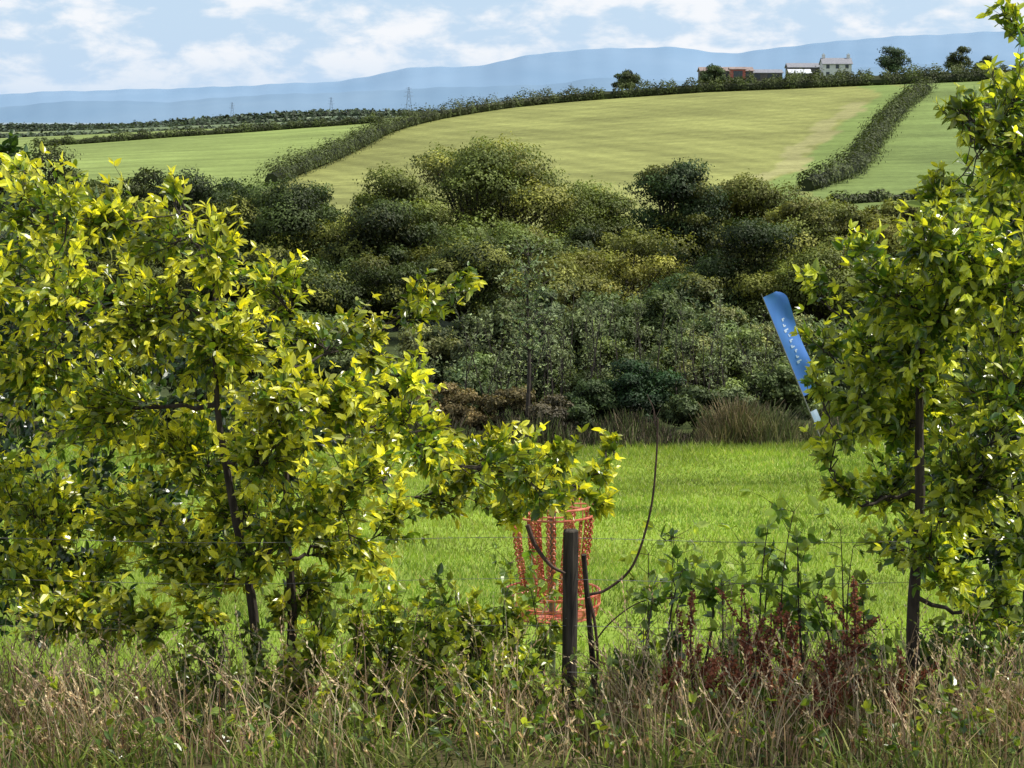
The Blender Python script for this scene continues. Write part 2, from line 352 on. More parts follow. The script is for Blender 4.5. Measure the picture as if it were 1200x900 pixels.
# ------------------------------------------------------------------ mid distance trees
def crown_tree(name, px, top, wpx, D, col, leaf=.3, nlobes=26, per=480, squash=.9, col2=None, low=-.35, tight=False):
    ppm = F/D; g = base(px, D); t = P(px, top, D); h = t[2]-g[2]; w = wpx/ppm
    sa = np.array([w/2, w/2*squash, h*.5]); c = np.array([g[0], D, g[2]+h*.5])
    mb = MB()
    tp = smoothpath([g-[0, 0, .2], g+[.1, .1, h*.2], g+[-.1, .1, h*.45], c+[0, 0, h*.15]], 4); tube(mb, tp, np.linspace(.03*h, .01*h, len(tp)), 8)
    d = rnd(nlobes); d[:, 2] = np.abs(d[:, 2])*(1-low)*.95+low; d = nrm(d); d[0] = nrm(np.array([.1, -.1, 1.]))
    inner = rng.random(nlobes) < .15; inner[0] = False
    lc = c+d*sa*np.where(inner, .35, rng.uniform(.68, .86, nlobes) if tight else rng.uniform(.5, .88, nlobes))[:, None]
    lr = (rng.uniform(.14, .27, nlobes) if tight else rng.uniform(.15, .40, nlobes))*min(sa[0], sa[2]*1.2)
    lc[0] = c+d[0]*sa*.8; lr[0] = .26*min(sa[0], sa[2]*1.2)
    segs(mb, np.repeat(tp[6:7], nlobes, 0), lc, .012*h, .004*h, mat=1, k=5)
    hue = rng.uniform(.82, 1.2)
    for i in range(nlobes):
        n = int(per*rng.uniform(.8, 1.2)*(lr[i]/(.3*min(sa[0], sa[2]*1.2)))**1.6)+20; dd = rnd(n); dd[:, 2] = dd[:, 2]+.3; dd = nrm(dd)
        rr = lr[i]*rng.choice([1.0, .75, 1.2], n, p=[.60, .26, .14])*rng.uniform(.82, 1.1, n)*(1+.28*np.sin(dd[:, 0]*7+i)*np.sin(dd[:, 2]*6+i*2))
        pos = lc[i]+dd*rr[:, None]*[1.2, 1.15, .72]
        lobe = rng.uniform(.6, 1.4); cc = np.array(col)*lobe*[hue, 1, 1/hue]
        if col2 is not None and rng.random() < .3: cc = np.array(col2)*lobe
        up = np.clip(.52+.68*dd[:, 2:3], .2, 1.2)  # lobe shading put into leaf colour: tops lighter, undersides darker
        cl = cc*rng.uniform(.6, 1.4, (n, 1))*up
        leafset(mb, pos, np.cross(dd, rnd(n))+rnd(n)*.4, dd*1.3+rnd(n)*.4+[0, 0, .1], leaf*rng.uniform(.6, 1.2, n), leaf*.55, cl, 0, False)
    n = int(per*1.2); dd = rnd(n); dd[:, 2] = np.abs(dd[:, 2]); i = rng.integers(0, nlobes, n)
    pos = lc[i]+dd*lr[i][:, None]*rng.uniform(.95, 1.2, (n, 1))*[1.1, 1.1, .8]
    leafset(mb, pos, dd+rnd(n)*.9, rnd(n), leaf*.8, leaf*.4, np.array(col)*rng.uniform(.5, 1.3, (n, 1)), 0, False)
    return mb.obj(name, [M_FAR, M_BARK])
olive = (.175, .19, .03); dk = (.06, .09, .018); yo = (.26, .265, .05); grey = (.20, .25, .085)
for px, top, w, D in [(60,175,170,190),(175,200,150,185),(-30,160,120,170),(270,212,140,180),(370,218,130,175),(690,222,130,185),(960,240,120,180),(1050,238,150,175),(1160,235,150,170)]:
    crown_tree('hawthorn_tree', px, top, w, D, dk if px < 400 else olive, .36, 20, 480)
crown_tree('hawthorn_tree', 560, 166, 290, 137, olive, .23, 80, 1100, col2=yo, tight=True)
for px, top, w, D, c in [(465,200,130,132,olive),(450,232,150,122,dk),(340,212,200,130,dk),(220,205,170,132,dk),(100,215,170,125,dk),(690,222,140,142,olive),
                      (790,186,140,132,dk),(865,203,150,138,olive),(935,230,140,130,olive),(1020,262,150,125,olive),(1120,250,180,128,dk),(590,262,170,118,olive),(680,262,120,120,dk)]:
    crown_tree('hawthorn_tree', px, top, w, D, c, .23, 36, 1000, col2=yo if c is olive else olive)
for px, top, w, D, c in [(540,285,150,98,dk),(735,272,210,100,yo),(640,305,140,92,yo),(875,262,150,98,dk),(960,290,170,95,olive),(430,300,170,96,dk),
                      (310,290,190,94,dk),(190,280,190,96,dk),(60,290,190,95,dk),(1080,300,180,92,dk),(800,325,130,88,dk),(1190,300,160,95,dk)]:
    crown_tree('goat_willow_tree', px, top, w, D, c, .18, 32, 900, col2=olive)
lg = (.28, .33, .12)
for px, top, w, D, c in [(510,385,130,62,lg),(590,350,120,60,grey),(690,355,150,62,grey),(770,340,120,64,(.12,.17,.045)),(840,360,140,62,lg),(925,370,120,60,grey),(400,370,140,62,grey),(290,370,140,62,dk),(170,380,150,62,dk),(60,380,150,62,dk),(1020,370,140,62,grey),(1120,370,150,62,dk)]:
    crown_tree('willow_shrub', px, top, w, D, c, .14, 28, 560, col2=(.09, .13, .035), low=-.8)
for px, top, w, D, c in [(640,330,60,55,(.24,.32,.15)),(560,415,110,54,(.17,.2,.07)),(640,405,100,55,(.26,.33,.14)),(710,400,120,54,(.15,.22,.07)),(800,395,110,55,(.30,.35,.13)),(870,385,110,54,(.22,.29,.08)),(480,425,90,54,(.2,.22,.09)),(960,400,110,54,(.22,.27,.1)),(920,420,90,51,(.28,.34,.12))]:
    crown_tree('sallow_shrub', px, top, w, D, c, .11, 24, 480, col2=(.12, .17, .045), low=-.9)
for px, top, w, D, c in [(745,425,100,49,(.035,.07,.018)),(690,450,90,48.5,(.06,.10,.035)),(520,450,110,49,(.19,.17,.08)),(600,455,110,49,(.12,.11,.05)),(450,445,120,49,(.09,.12,.03)),(810,455,80,48.5,(.11,.15,.05)),(650,465,70,48,(.11,.09,.05)),(860,455,70,48.5,(.17,.2,.07)),
                      (350,450,130,49,dk),(230,450,130,49,dk),(100,450,130,49,dk),(1010,450,130,49,dk),(1120,450,130,49,dk)]:
    crown_tree('gorse_bush', px, top, w, D, c, .10, 22, 480, low=-.9)
mb = MB()
for i in range(80):
    px = rng.uniform(470, 930); D = rng.uniform(50, 56); b = base(px, D); hgt = rng.uniform(2.0, 3.6)*(1-.3*abs(px-700)/230); t = b+[rng.normal(0, .4), rng.normal(0, .3), hgt]
    lp = bez(b, (b+t)/2+rng.normal(0, .15, 3), t, np.linspace(0, 1, 8)); tube(mb, lp, np.linspace(.03, .006, 8), 4)
    N = 18; st = lp[rng.integers(3, 8, N)]; e = st+rnd(N)*[.25, .25, .15]+[0, 0, .3]
    cc = np.array([.30, .36, .17])*rng.uniform(.6, 1.2)
    twigleaves(mb, st, e, 8, .11, .035, cc*.6, cc*1.3, .5, .006, fancy=False)
mb.obj('willow_wands', [M_FAR, M_BARK])
mb = MB()
b = base(617, 48); t = P(619, 300, 48); lp = smoothpath([b, b*.6+t*.4+[.05, 0, 0], t*.7+b*.3, t], 4); tube(mb, lp, np.linspace(.06, .012, len(lp)), 6)
N = 110; st = lp[rng.integers(5, len(lp), N)]; e = st+rnd(N)*[.7, .7, .3]+[0, 0, .45]
twigleaves(mb, st, e, 9, .13, .055, (.2, .27, .12), (.38, .44, .22), .5, .010, fancy=False)
mb.obj('birch_sapling', [M_FAR, M_BARK])
def rushes(name, px0, px1, D0, D1, n, h0, h1, pal):
    mb = MB(); a = base(px0, D0)[0]; c = base(px1, D0)[0]
    x = rng.uniform(a, c, n); y = rng.uniform(D0, D1, n); e = 1-((x-(a+c)/2)/((c-a)/2))**4
    v = .35+.65*np.abs(np.sin(x*1.3+1)*np.sin(x*.47+y))
    keep = rng.random(n) < v; x = x[keep]; y = y[keep]; e = e[keep]; v = v[keep]; n = len(x)
    h = rng.uniform(h0, h1, n)*(.4+.6*e)*v; bb = np.stack([x, y, H(x, y)], 1); tp = bb+np.stack([rng.normal(0, .32, n), rng.normal(0, .32, n), np.ones(n)], 1)*h[:, None]
    p = np.array(pal); segs(mb, bb, tp, .011, .004, p[rng.integers(0, len(p), n)]*rng.uniform(.5, 1.3, (n, 1)), 0)
    return mb.obj(name, [M_STRAW])
rushes('rush_clump', 820, 895, 45.2, 46.5, 2600, .6, 1.15, [(.40, .32, .18), (.28, .22, .12), (.20, .22, .08)])
rushes('rush_clump', 890, 965, 45.2, 46.5, 1800, .5, 1.2, [(.40, .36, .20), (.25, .24, .12), (.22, .28, .09)])
bp = [(.15, .12, .07), (.12, .15, .05), (.30, .24, .15), (.08, .07, .045), (.22, .28, .08)]
rushes('rush_clump', 250, 860, 45.3, 48.3, 11000, .25, .95, bp)
rushes('rush_clump', 960, 1250, 45.3, 48, 4000, .3, .9, bp)
rushes('rush_clump', -50, 300, 45.3, 48, 4000, .3, .9, bp)

# ------------------------------------------------------------------ hedgerows
def hedge(name, pts, ht=2.6, wd=1.6, leaf=.45, per=90, col=(.085, .11, .026), world=None):
    W = np.array(world) if world is not None else np.array([hit(*p) for p in pts])
    if world is None: W = smoothpath(W, 4)
    seg = np.linalg.norm(np.diff(W[:, :2], axis=0), axis=1); cum = np.concatenate([[0], np.cumsum(seg)]); Lt = cum[-1]
    n = int(Lt*per); s = rng.random(n)*Lt
    x = np.interp(s, cum, W[:, 0]); y = np.interp(s, cum, W[:, 1])
    def bf(s): return .78+.20*np.sin(s*.33+1)*np.sin(s*.11)+.15*np.sin(s*1.1)+.12*np.sin(s*2.7+np.sin(s*.4)*3)
    bump = bf(s)
    a = rng.uniform(0, math.pi, n); rr = rng.choice([1, .8, 1.18], n, p=[.62, .2, .18])*bump*rng.uniform(.85, 1.1, n)
    tx = np.interp(s+.5, cum, W[:, 0])-np.interp(s-.5, cum, W[:, 0]); ty = np.interp(s+.5, cum, W[:, 1])-np.interp(s-.5, cum, W[:, 1])
    pr = nrm(np.stack([-ty, tx, 0*tx], 1)); off = np.cos(a)*wd*rr*(1+.2*np.sin(s*.8+np.sign(np.cos(a))))
    X = x+pr[:, 0]*off; Y = y+pr[:, 1]*off; Z = H(X, Y)+np.sin(a)**.6*ht*rr
    dd = nrm(pr*np.cos(a)[:, None]+np.array([0, 0, 1])*np.sin(a)[:, None])
    mb = MB()
    leafset(mb, np.stack([X, Y, Z], 1), np.cross(dd, rnd(n)), dd+rnd(n)*.6, leaf*rng.uniform(.6, 1.3, n), leaf*.7, np.array(col)*rng.uniform(.4, 1.5, (n, 1))*(.8+.35*np.sin(s*.9)*np.sin(s*.23))[:, None], 0, False)
    m = max(8, int(Lt/3)); ss = np.linspace(0, Lt, m); cx = np.interp(ss, cum, W[:, 0]); cy = np.interp(ss, cum, W[:, 1])
    tube(mb, np.stack([cx, cy, H(cx, cy)+ht*.25], 1), ht*.34*(.9+.1*np.sin(ss)), 7, tuple(np.array(col)*.4), 0)
    return mb.obj(name, [M_FAR])
hedge('hedgerow', [(318,218),(345,206),(380,192),(420,174),(455,156),(500,143),(560,132),(640,122),(740,114),(830,108)], 3.3, 2.4)
hedge('hedgerow', [(40,172),(120,167),(230,159),(330,152),(450,143)], 1.8, 1.3, leaf=.4)
hedge('hedgerow', [(830,108),(930,104),(1000,101),(1100,97),(1250,92)], 3.0, 1.8)
hedge('hedgerow', [(1085,108),(1062,125),(1040,148),(1022,172),(1005,200),(975,214),(945,224)], 3.1, 2.3)
hedge('hedgerow', [(975,240),(1050,235),(1130,231),(1250,228)], 1.3, .8)
hedge('hedgerow', [(1120,140),(1180,128),(1250,120)], 3.0, 1.8)
for k, (yy, x0, x1, hh) in enumerate([(1000,-260,-60,2.2),(1250,-520,-20,2.5),(1500,-300,200,3),(1650,-600,500,4),(2100,-900,-250,4),(2700,-1100,-300,6)]):
    xs = np.linspace(x0, x1, 12); ys = yy+np.linspace(-30, 60, 12)+20*np.sin(xs*.01)
    hedge('hedgerow', None, hh, 3, .8+yy*.0012, 9, (.095, .13, .075), world=np.stack([xs, ys, 0*xs], 1))
def skytree(px, top, w, D):
    crown_tree('oak_tree', px, top, w, D, (.085, .115, .035), .55, 16, 280)
for px, top, w, D in [(731,83,40,505),(832,78,42,510),(1035,56,46,540),(1115,54,34,560),(1145,66,30,540),(862,92,30,515)]:
    skytree(px, top, w, D)
hedge('hedgerow', None, 3.8, 2.5, .6, 80, world=[np.array([P(p, 100, 518)[0], 518, 0]) for p in (845, 920, 1000, 1080, 1180, 1260)])

# ------------------------------------------------------------------ farm
def box(mb, c, s, mat=0):
    c = np.array(c); s = np.array(s)/2
    v = c+np.array([[i, j, k] for i in (-1, 1) for j in (-1, 1) for k in (-1, 1)])*s
    mb.add(v, [[0, 1, 3, 2], [4, 6, 7, 5], [0, 4, 5, 1], [2, 3, 7, 6], [0, 2, 6, 4], [1, 5, 7, 3]], (.5, .5, .5), mat)
M_WHITE = solid_mat('white_render', (.62, .62, .60), (.74, .74, .72), 1.5, .9, .1)
M_SLATE = solid_mat('slate_roof', (.18, .185, .21), (.28, .285, .31), 3, .6, .2)
M_TIN = solid_mat('pale_tin_roof', (.55, .57, .60), (.72, .74, .76), 2, .5, .1)
M_RUST = solid_mat('rusty_tin_roof', (.22, .16, .14), (.32, .25, .22), 1, .7, .1)
M_GLASS = solid_mat('window_glass', (.03, .04, .05), (.06, .07, .08), 2, .2, 0)
M_TIMB = solid_mat('dark_cladding', (.08, .075, .075), (.14, .13, .125), 1, .8, .1)
M_RED = solid_mat('red_sheet', (.28, .07, .06), (.36, .10, .08), 1, .6, 0)
def gable(name, c, l, d, hw, hr, wall, roof, chim=False, wins=0, doors=0):
    e = empty(name, tuple(c))
    m = MB(); x, y = l/2, d/2
    v = [(-x,-y,-2),(x,-y,-2),(x,y,-2),(-x,y,-2),(-x,-y,hw),(x,-y,hw),(x,y,hw),(-x,y,hw),(-x,0,hw+hr),(x,0,hw+hr)]
    m.add(v, [[0,1,5,4],[2,3,7,6],[1,2,6,5],[3,0,4,7]], (.5,)*3); m.F.append((np.array([[4,7,8],[5,9,6]]), 0)); m.obj('walls', [wall], parent=e)
    m = MB(); o = .3; t = .15
    for sg in (-1, 1):
        a = np.array([(-x-o, sg*(y+o), hw-o*hr/y), (x+o, sg*(y+o), hw-o*hr/y), (x+o, 0, hw+hr), (-x-o, 0, hw+hr)])+[0, 0, .02]
        vv = np.vstack([a, a+[0, 0, t]]); m.add(vv, [[0,1,2,3],[4,5,6,7],[0,1,5,4],[2,3,7,6],[1,2,6,5],[0,3,7,4]])
    m.obj('roof', [roof], parent=e)
    if chim:
        m = MB()
        for sx in (-1, 1):
            box(m, (sx*(x-.5), 0, hw+hr+.4), (.8, .7, 1.1)); box(m, (sx*(x-.5), 0, hw+hr+1.0), (.95, .85, .1)); box(m, (sx*(x-.5), 0, hw+hr+1.2), (.3, .3, .3))
        m.obj('chimneys', [wall], parent=e)
    if wins:
        m = MB()
        for r in (.9, 2.8):
            for i in range(wins):
                wx = -x+(i+.5)*l/wins
                if r+1.0 < hw: box(m, (wx, -y-.01, r+.5), (.9, .08, 1.0))
        m.obj('windows', [M_GLASS], parent=e)
    if doors:
        m = MB()
        for i in range(doors): box(m, (-x+(i+.5)*l/doors, -y-.02, hw*.42), (l/doors*.6, .1, hw*.84))
        m.obj('doors', [M_GLASS], parent=e)
    return e
def at(px, pybase, D): return P(px, pybase, D)
gable('farmhouse', at(979, 93, 555), 7.6, 6, 4.0, 1.5, M_WHITE, M_SLATE, True, 3)
gable('barn', at(850, 92, 560), 14, 8, 1.9, 1.0, M_TIMB, M_RUST, doors=3)
gable('barn', at(893, 93, 562), 10, 8, 1.6, .9, M_TIMB, M_SLATE, doors=2)
gable('barn', at(936, 93, 548), 5.5, 6, 1.5, 1.0, M_TIMB, M_TIN, doors=1)
gable('barn', at(950, 92, 565), 13, 6, 2.9, 1.1, M_TIMB, M_SLATE, wins=4)
gable('shed', at(864, 93, 548), 4.0, 3, 2.6, .5, M_RED, M_RUST, doors=1)

def pylon(px, top, D, hh):
    g = P(px, top, D)-[0, 0, hh]; mb = MB(); r = .12
    lv = np.linspace(0, 1, 8); wd = 3*(1-lv)**1.2+.5
    for i in range(7):
        for a, b in ((-1, -1), (1, -1), (1, 1), (-1, 1)):
            p0 = g+[a*wd[i], b*wd[i], lv[i]*hh]; p1 = g+[a*wd[i+1], b*wd[i+1], lv[i+1]*hh]; p2 = g+[-a*wd[i+1], b*wd[i+1], lv[i+1]*hh]
            segs(mb, p0[None], p1[None], r, r, mat=0); segs(mb, p0[None], p2[None], r*.6, r*.6, mat=0)
    for l, w in ((.68, 5), (.82, 4), (.95, 3)):
        for s in (-1, 1): segs(mb, (g+[0, 0, l*hh+1])[None], (g+[s*w, 0, l*hh])[None], r, r*.6, mat=0); segs(mb, (g+[0, 0, l*hh-1])[None], (g+[s*w, 0, l*hh])[None], r, r*.6, mat=0)
    mb.obj('electricity_pylon', [M_PYLON])
pylon(479, 102, 2000, 27); pylon(272, 120, 3000, 25); pylon(388, 114, 2800, 27)

# ------------------------------------------------------------------ fence
mb = MB()
b = base(668, 10.6)-[0, 0, .1]; t = P(669, 622, 10.55)
n = 14; pts = b+(t-b)*np.linspace(0, 1, n)[:, None]; rad = .041*(1+.05*rng.normal(size=n))
pts = np.vstack([pts, t+[0, 0, .006]]); rad = np.append(rad, .033)
tube(mb, pts, rad, 12, mat=0)
b2 = base(702, 10.8); t2 = P(684, 650, 10.62); tube(mb, [b2, (b2+t2)/2, t2], [.018, .016, .014], 8, mat=0)
for z in (.55, .8):
    a = b+[0, -.045, z+.1]; tube(mb, [a+[-.02, 0, 0], a+[-.02, -.02, .01], a+[.02, -.02, .01], a+[.02, 0, 0]], .002, 5, mat=1)
mb.obj('fence_post', [M_POST, M_WIRE])
mb = MB()
X = np.linspace(-9, 9, 61)
for hgt in (.3, .55, .8, 1.02):
    sag = .03*np.cos(X*2.1); Y = 10.54+0*X; Z = -3.2+hgt+sag*.5
    tube(mb, np.stack([X, Y, Z], 1), .0014, 4, mat=1)
for xx in np.arange(-9, 9, .14):
    c = np.array([xx, 10.54, -3.2+1.02+.015*math.cos(xx*2.1)]); d = rnd(3)*.015; segs(mb, np.repeat(c[None], 3, 0)-d, c+d, .0012, .0005, mat=1)
for px in (-70, 1345):
    b = base(px, 10.6); tube(mb, [b-[0, 0, .1], b+[0, 0, .6], b+[.02, 0, 1.12]], [.042, .041, .04], 10, mat=0)
mb.obj('wire_fence', [M_POST, M_WIRE])
mb = MB()
for pl, r in [([(690,697,10.7),(712,690,10.7),(742,662,10.7),(762,600,10.7),(769,540,10.7),(771,490,10.7)], .0085),
              ([(618,615,10.5),(628,640,10.5),(645,662,10.5),(662,672,10.5)], .014),
              ([(692,760,10.7),(715,730,10.7),(752,705,10.7),(800,700,10.7)], .005),
              ([(690,700,10.6),(697,730,10.6),(700,780,10.6),(690,850,10.6)], .010),
              ([(768,500,10.7),(766,480,10.7),(758,462,10.7)], .004)]:
    p = smoothpath([P(*q) for q in pl], 6); tube(mb, p, np.linspace(r, r*.55, len(p)), 7, mat=0)
mb.obj('bramble_cane', [M_STEM])

# ------------------------------------------------------------------ disc golf basket
g = base(648, 14.2); e = empty('disc_golf_basket', tuple(g))
def ring(mb, z, R, r, k=40, mat=0):
    a = np.linspace(0, 2*math.pi, k+1); tube(mb, np.stack([R*np.cos(a), R*np.sin(a), z+0*a], 1), r, 6, mat=mat, cap=False)
m = MB(); tube(m, [(0, 0, -.1), (0, 0, .7), (0, 0, 1.38)], .024, 10, mat=0); m.obj('pole', [M_WIRE], parent=e)
m = MB()
for z in (.56, .64, .72): ring(m, z, .335 if z > .57 else .31, .008)
ring(m, .54, .12, .006)
for i in range(36):
    a = i*2*math.pi/36; c, s = math.cos(a), math.sin(a)
    tube(m, [(0, 0, .54), (.31*c, .31*s, .55), (.335*c, .335*s, .64), (.335*c, .335*s, .73)], .005, 4, mat=0)
m.obj('catch_basket', [M_ORANGE], parent=e)
m = MB(); ring(m, 1.27, .29, .008); ring(m, 1.34, .29, .008); ring(m, 1.27, .15, .006)
for i in range(8):
    a = i*math.pi/4; tube(m, [(0, 0, 1.35), (.29*math.cos(a), .29*math.sin(a), 1.34)], .006, 4, mat=0)
for i in range(24):
    a = i*2*math.pi/24; c, s = math.cos(a), math.sin(a); tube(m, [(.29*c, .29*s, 1.27), (.29*c, .29*s, 1.34)], .005, 4, mat=0)
m.obj('chain_support', [M_ORANGE], parent=e)
m = MB()
for R0, R1, nn, z1 in ((.28, .20, 14, .70), (.15, .08, 8, .68)):
    for i in range(nn):
        a = i*2*math.pi/nn+.1+rng.normal(0, .05); c, s = math.cos(a), math.sin(a); K = 26
        for k in range(K):
            t = (k+.5)/K; R = R0+(R1-R0)*(t**1.6); z = 1.27+(z1-1.27)*t; hl = .0145
            tw = k % 2; wx = .012
            aa = a + (math.pi/2 if tw else 0)
            dx, dy = math.cos(aa)*wx, math.sin(aa)*wx; p = np.array([R*c, R*s, z])
            lp = [p+[dx, dy, hl*.5], p+[0, 0, hl*1.2], p+[-dx, -dy, hl*.5], p+[-dx, -dy, -hl*.5], p+[0, 0, -hl*1.2], p+[dx, dy, -hl*.5], p+[dx, dy, hl*.5]]
            tube(m, lp, .0055, 4, mat=0, cap=False)
m.obj('chains', [M_ORANGE], parent=e)

# ------------------------------------------------------------------ feather flag
D = 44.5
g = P(966, 520, D); g[2] = float(H(g[0], D)); tp = P(893, 347, D)
e = empty('feather_flag', (0, 0, 0))
m = MB(); ax = nrm(tp-g); ln = np.linalg.norm(tp-g)
tube(m, [g-ax*.1, g+ax*ln*.5, tp+ax*.05], [.022, .018, .01], 8, mat=0); m.obj('pole', [M_WIRE], parent=e)
side = nrm(np.array([1.0, .35, -.1])-ax*np.dot([1.0, .35, -.1], ax)); nn = np.cross(ax, side)
def flagpts(u, v):
    w = .54-.08*(1-u)
    w = w*np.where(u > .9, np.sqrt(np.clip(1-((u-.9)/.1)**2*.6, 0, 1)), 1)
    return g+ax*(ln*(.34+.65*u))[..., None]+side*(v*w)[..., None]+nn*(.05*np.sin(u*9+v*3)*v)[..., None]
M_BLUE = solid_mat('blue_fabric', (.03, .12, .44), (.07, .22, .60), 1.2, .65, .1, (1, 1, .5))
nu, nv = 40, 8; U, Vv = np.meshgrid(np.linspace(0, 1, nu), np.linspace(0, 1, nv), indexing='ij')
m = MB(); pts = flagpts(U, Vv).reshape(-1, 3)
f = [[i*nv+j, i*nv+j+1, (i+1)*nv+j+1, (i+1)*nv+j] for i in range(nu-1) for j in range(nv-1)]
m.add(pts, f); m.obj('banner', [M_BLUE], smooth=True, parent=e)
M_WHT = solid_mat('white_print', (.35, .48, .7), (.5, .6, .78), 3, .7, 0)
m = MB()
for k, (u0, u1, v0, v1) in enumerate([(.30+.052*i, .30+.052*i+.028, .35+.05*(i % 3), .58-.05*(i % 2)) for i in range(9)]):
    uu, vv = np.meshgrid(np.linspace(u0, u1, 3), np.linspace(v0, v1, 3), indexing='ij')
    pp = flagpts(uu, vv).reshape(-1, 3)
    m.add(pp-nn*.006*np.sign(nn[1]), [[0,1,4,3],[1,2,5,4],[3,4,7,6]] if k % 2 else [[0,1,4,3],[3,4,7,6],[4,5,8,7]])
m.obj('lettering', [M_WHT], parent=e)
m = MB(); uu, vv = np.meshgrid(np.linspace(-.3, -.16, 4), np.linspace(.0, .4, 3), indexing='ij'); pp = flagpts(uu, vv).reshape(-1, 3)
m.add(pp, [[i*3+j, i*3+j+1, (i+1)*3+j+1, (i+1)*3+j] for i in range(3) for j in range(2)]); m.obj('base_tag', [M_WHT], parent=e)
m = MB(); box(m, g+[0, 0, .02], (.5, .08, .04)); box(m, g+[0, 0, .062], (.08, .5, .04)); m.obj('ground_stand', [M_WIRE], parent=e)

# ------------------------------------------------------------------ ground sheet
nr, nc = 620, 420
tt = np.linspace(0, 1, nr); ys = -10+12*(np.exp(7.15*tt)-1); ss = np.linspace(-1, 1, nc)
Yg = np.repeat(ys[:, None], nc, 1); Xg = ss[None, :]*(14+.5*np.maximum(Yg, 0))
Zg = H(Xg, Yg)
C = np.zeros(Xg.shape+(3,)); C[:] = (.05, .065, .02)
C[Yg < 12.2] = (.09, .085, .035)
mk = (Yg >= 12.2) & (Yg < 45.6); C[mk] = (.22, .315, .042)
fld = (Yg > 215) & (Yg < 600)
dh = np.array([hit(*p) for p in [(318,218),(345,206),(380,192),(420,174),(455,156),(500,143),(560,132),(640,122)]])
rh = np.array([hit(*p) for p in [(1085,108),(1062,125),(1040,148),(1022,172),(1005,200),(945,224)]])
xl = np.interp(Yg, dh[:, 1], dh[:, 0]); xr = np.interp(Yg, rh[::-1, 1], rh[::-1, 0])
ph = Xg*.9+Yg*.35
mow = 1+.12*np.sin(ph*1.1+.6*np.sin(Yg*.05))+.08*np.sin(ph*.31)
C[fld] = np.array((.225, .238, .075))
cen = fld & (Xg > xl) & (Xg < xr-9); C[cen] = C[cen]*mow[cen][:, None]
C[fld & (Xg < xl)] = (.20, .255, .075)
C[fld & (Xg > xr)] = (.16, .215, .065)
strip = fld & (Xg < xr-1) & (Xg > xr-9); C[strip] = (.17, .23, .065)
wob = 1.2*np.sin(Yg*.13)+.8*np.sin(Yg*.41)
strip = fld & (Xg < xr-9+wob) & (Xg > xr-13+wob*.6) & (Yg < 420); C[strip] = (.27, .265, .11)
far = Yg > 640
cellid = (np.floor(Xg/170+.35*np.floor(Yg/260)).astype(int)*7+np.floor(Yg/260).astype(int)*13) % 5
pal = np.array([(.20, .24, .11), (.32, .30, .18), (.14, .18, .09), (.26, .27, .13), (.17, .20, .11)])
C[far] = pal[cellid[far]]
hz = np.clip((Yg-1200)/7000, 0, 1)[..., None]**.6; C = C*(1-hz*.8)+np.array([.22, .33, .48])*hz*.8  # distance haze blended into the far ground colour
m = MB(); idx = np.arange(nr*nc).reshape(nr, nc)
f = np.stack([idx[:-1, :-1], idx[:-1, 1:], idx[1:, 1:], idx[1:, :-1]], -1).reshape(-1, 4)
m.add(np.stack([Xg, Yg, Zg], -1).reshape(-1, 3), f, C.reshape(-1, 3))
gm, nt, out = newmat('ground')
at_ = nt.nodes.new('ShaderNodeAttribute'); at_.attribute_name = 'col'; tc = nt.nodes.new('ShaderNodeTexCoord')
def noise(scale, det=6, st=(1, 1, 1), rot=0):
    mp = nt.nodes.new('ShaderNodeMapping'); mp.inputs['Scale'].default_value = st; mp.inputs['Rotation'].default_value = (0, 0, rot)
    n = nt.nodes.new('ShaderNodeTexNoise'); n.inputs['Scale'].default_value = scale; n.inputs['Detail'].default_value = det; n.inputs['Roughness'].default_value = .65
    L(nt, tc.outputs['Object'], mp.inputs[0]); L(nt, mp.outputs[0], n.inputs['Vector']); return n
def mr(src, a, b, lo, hi):
    n = nt.nodes.new('ShaderNodeMapRange'); n.inputs['From Min'].default_value = a; n.inputs['From Max'].default_value = b
    n.inputs['To Min'].default_value = lo; n.inputs['To Max'].default_value = hi; L(nt, src, n.inputs['Value']); return n.outputs[0]
n1 = noise(.03, 8); n2 = noise(.9, 8); n3 = noise(.22, 6, (.15, 1, 1), .25); n4 = noise(14, 3)
pr = mr(n1.outputs['Fac'], .3, .7, .72, 1.28)
for nn_, lo, hi in ((n2, .82, 1.18), (n3, .78, 1.22), (n4, .8, 1.2)):
    a = nt.nodes.new('ShaderNodeMath'); a.operation = 'MULTIPLY'; L(nt, pr, a.inputs[0]); L(nt, mr(nn_.outputs['Fac'], .3, .7, lo, hi), a.inputs[1]); pr = a.outputs[0]
sc = nt.nodes.new('ShaderNodeVectorMath'); sc.operation = 'SCALE'; L(nt, at_.outputs['Color'], sc.inputs[0]); L(nt, pr, sc.inputs['Scale'])
p = nt.nodes.new('ShaderNodeBsdfPrincipled'); p.inputs['Roughness'].default_value = .95; p.inputs['Specular IOR Level'].default_value = .1
L(nt, sc.outputs[0], p.inputs['Base Color'])
bp_ = nt.nodes.new('ShaderNodeBump'); bp_.inputs['Strength'].default_value = .5; bp_.inputs['Distance'].default_value = .05; L(nt, n4.outputs['Fac'], bp_.inputs['Height']); L(nt, bp_.outputs[0], p.inputs['Normal'])
L(nt, p.outputs[0], out.inputs[0])
m.obj('ground', [gm], smooth=True)

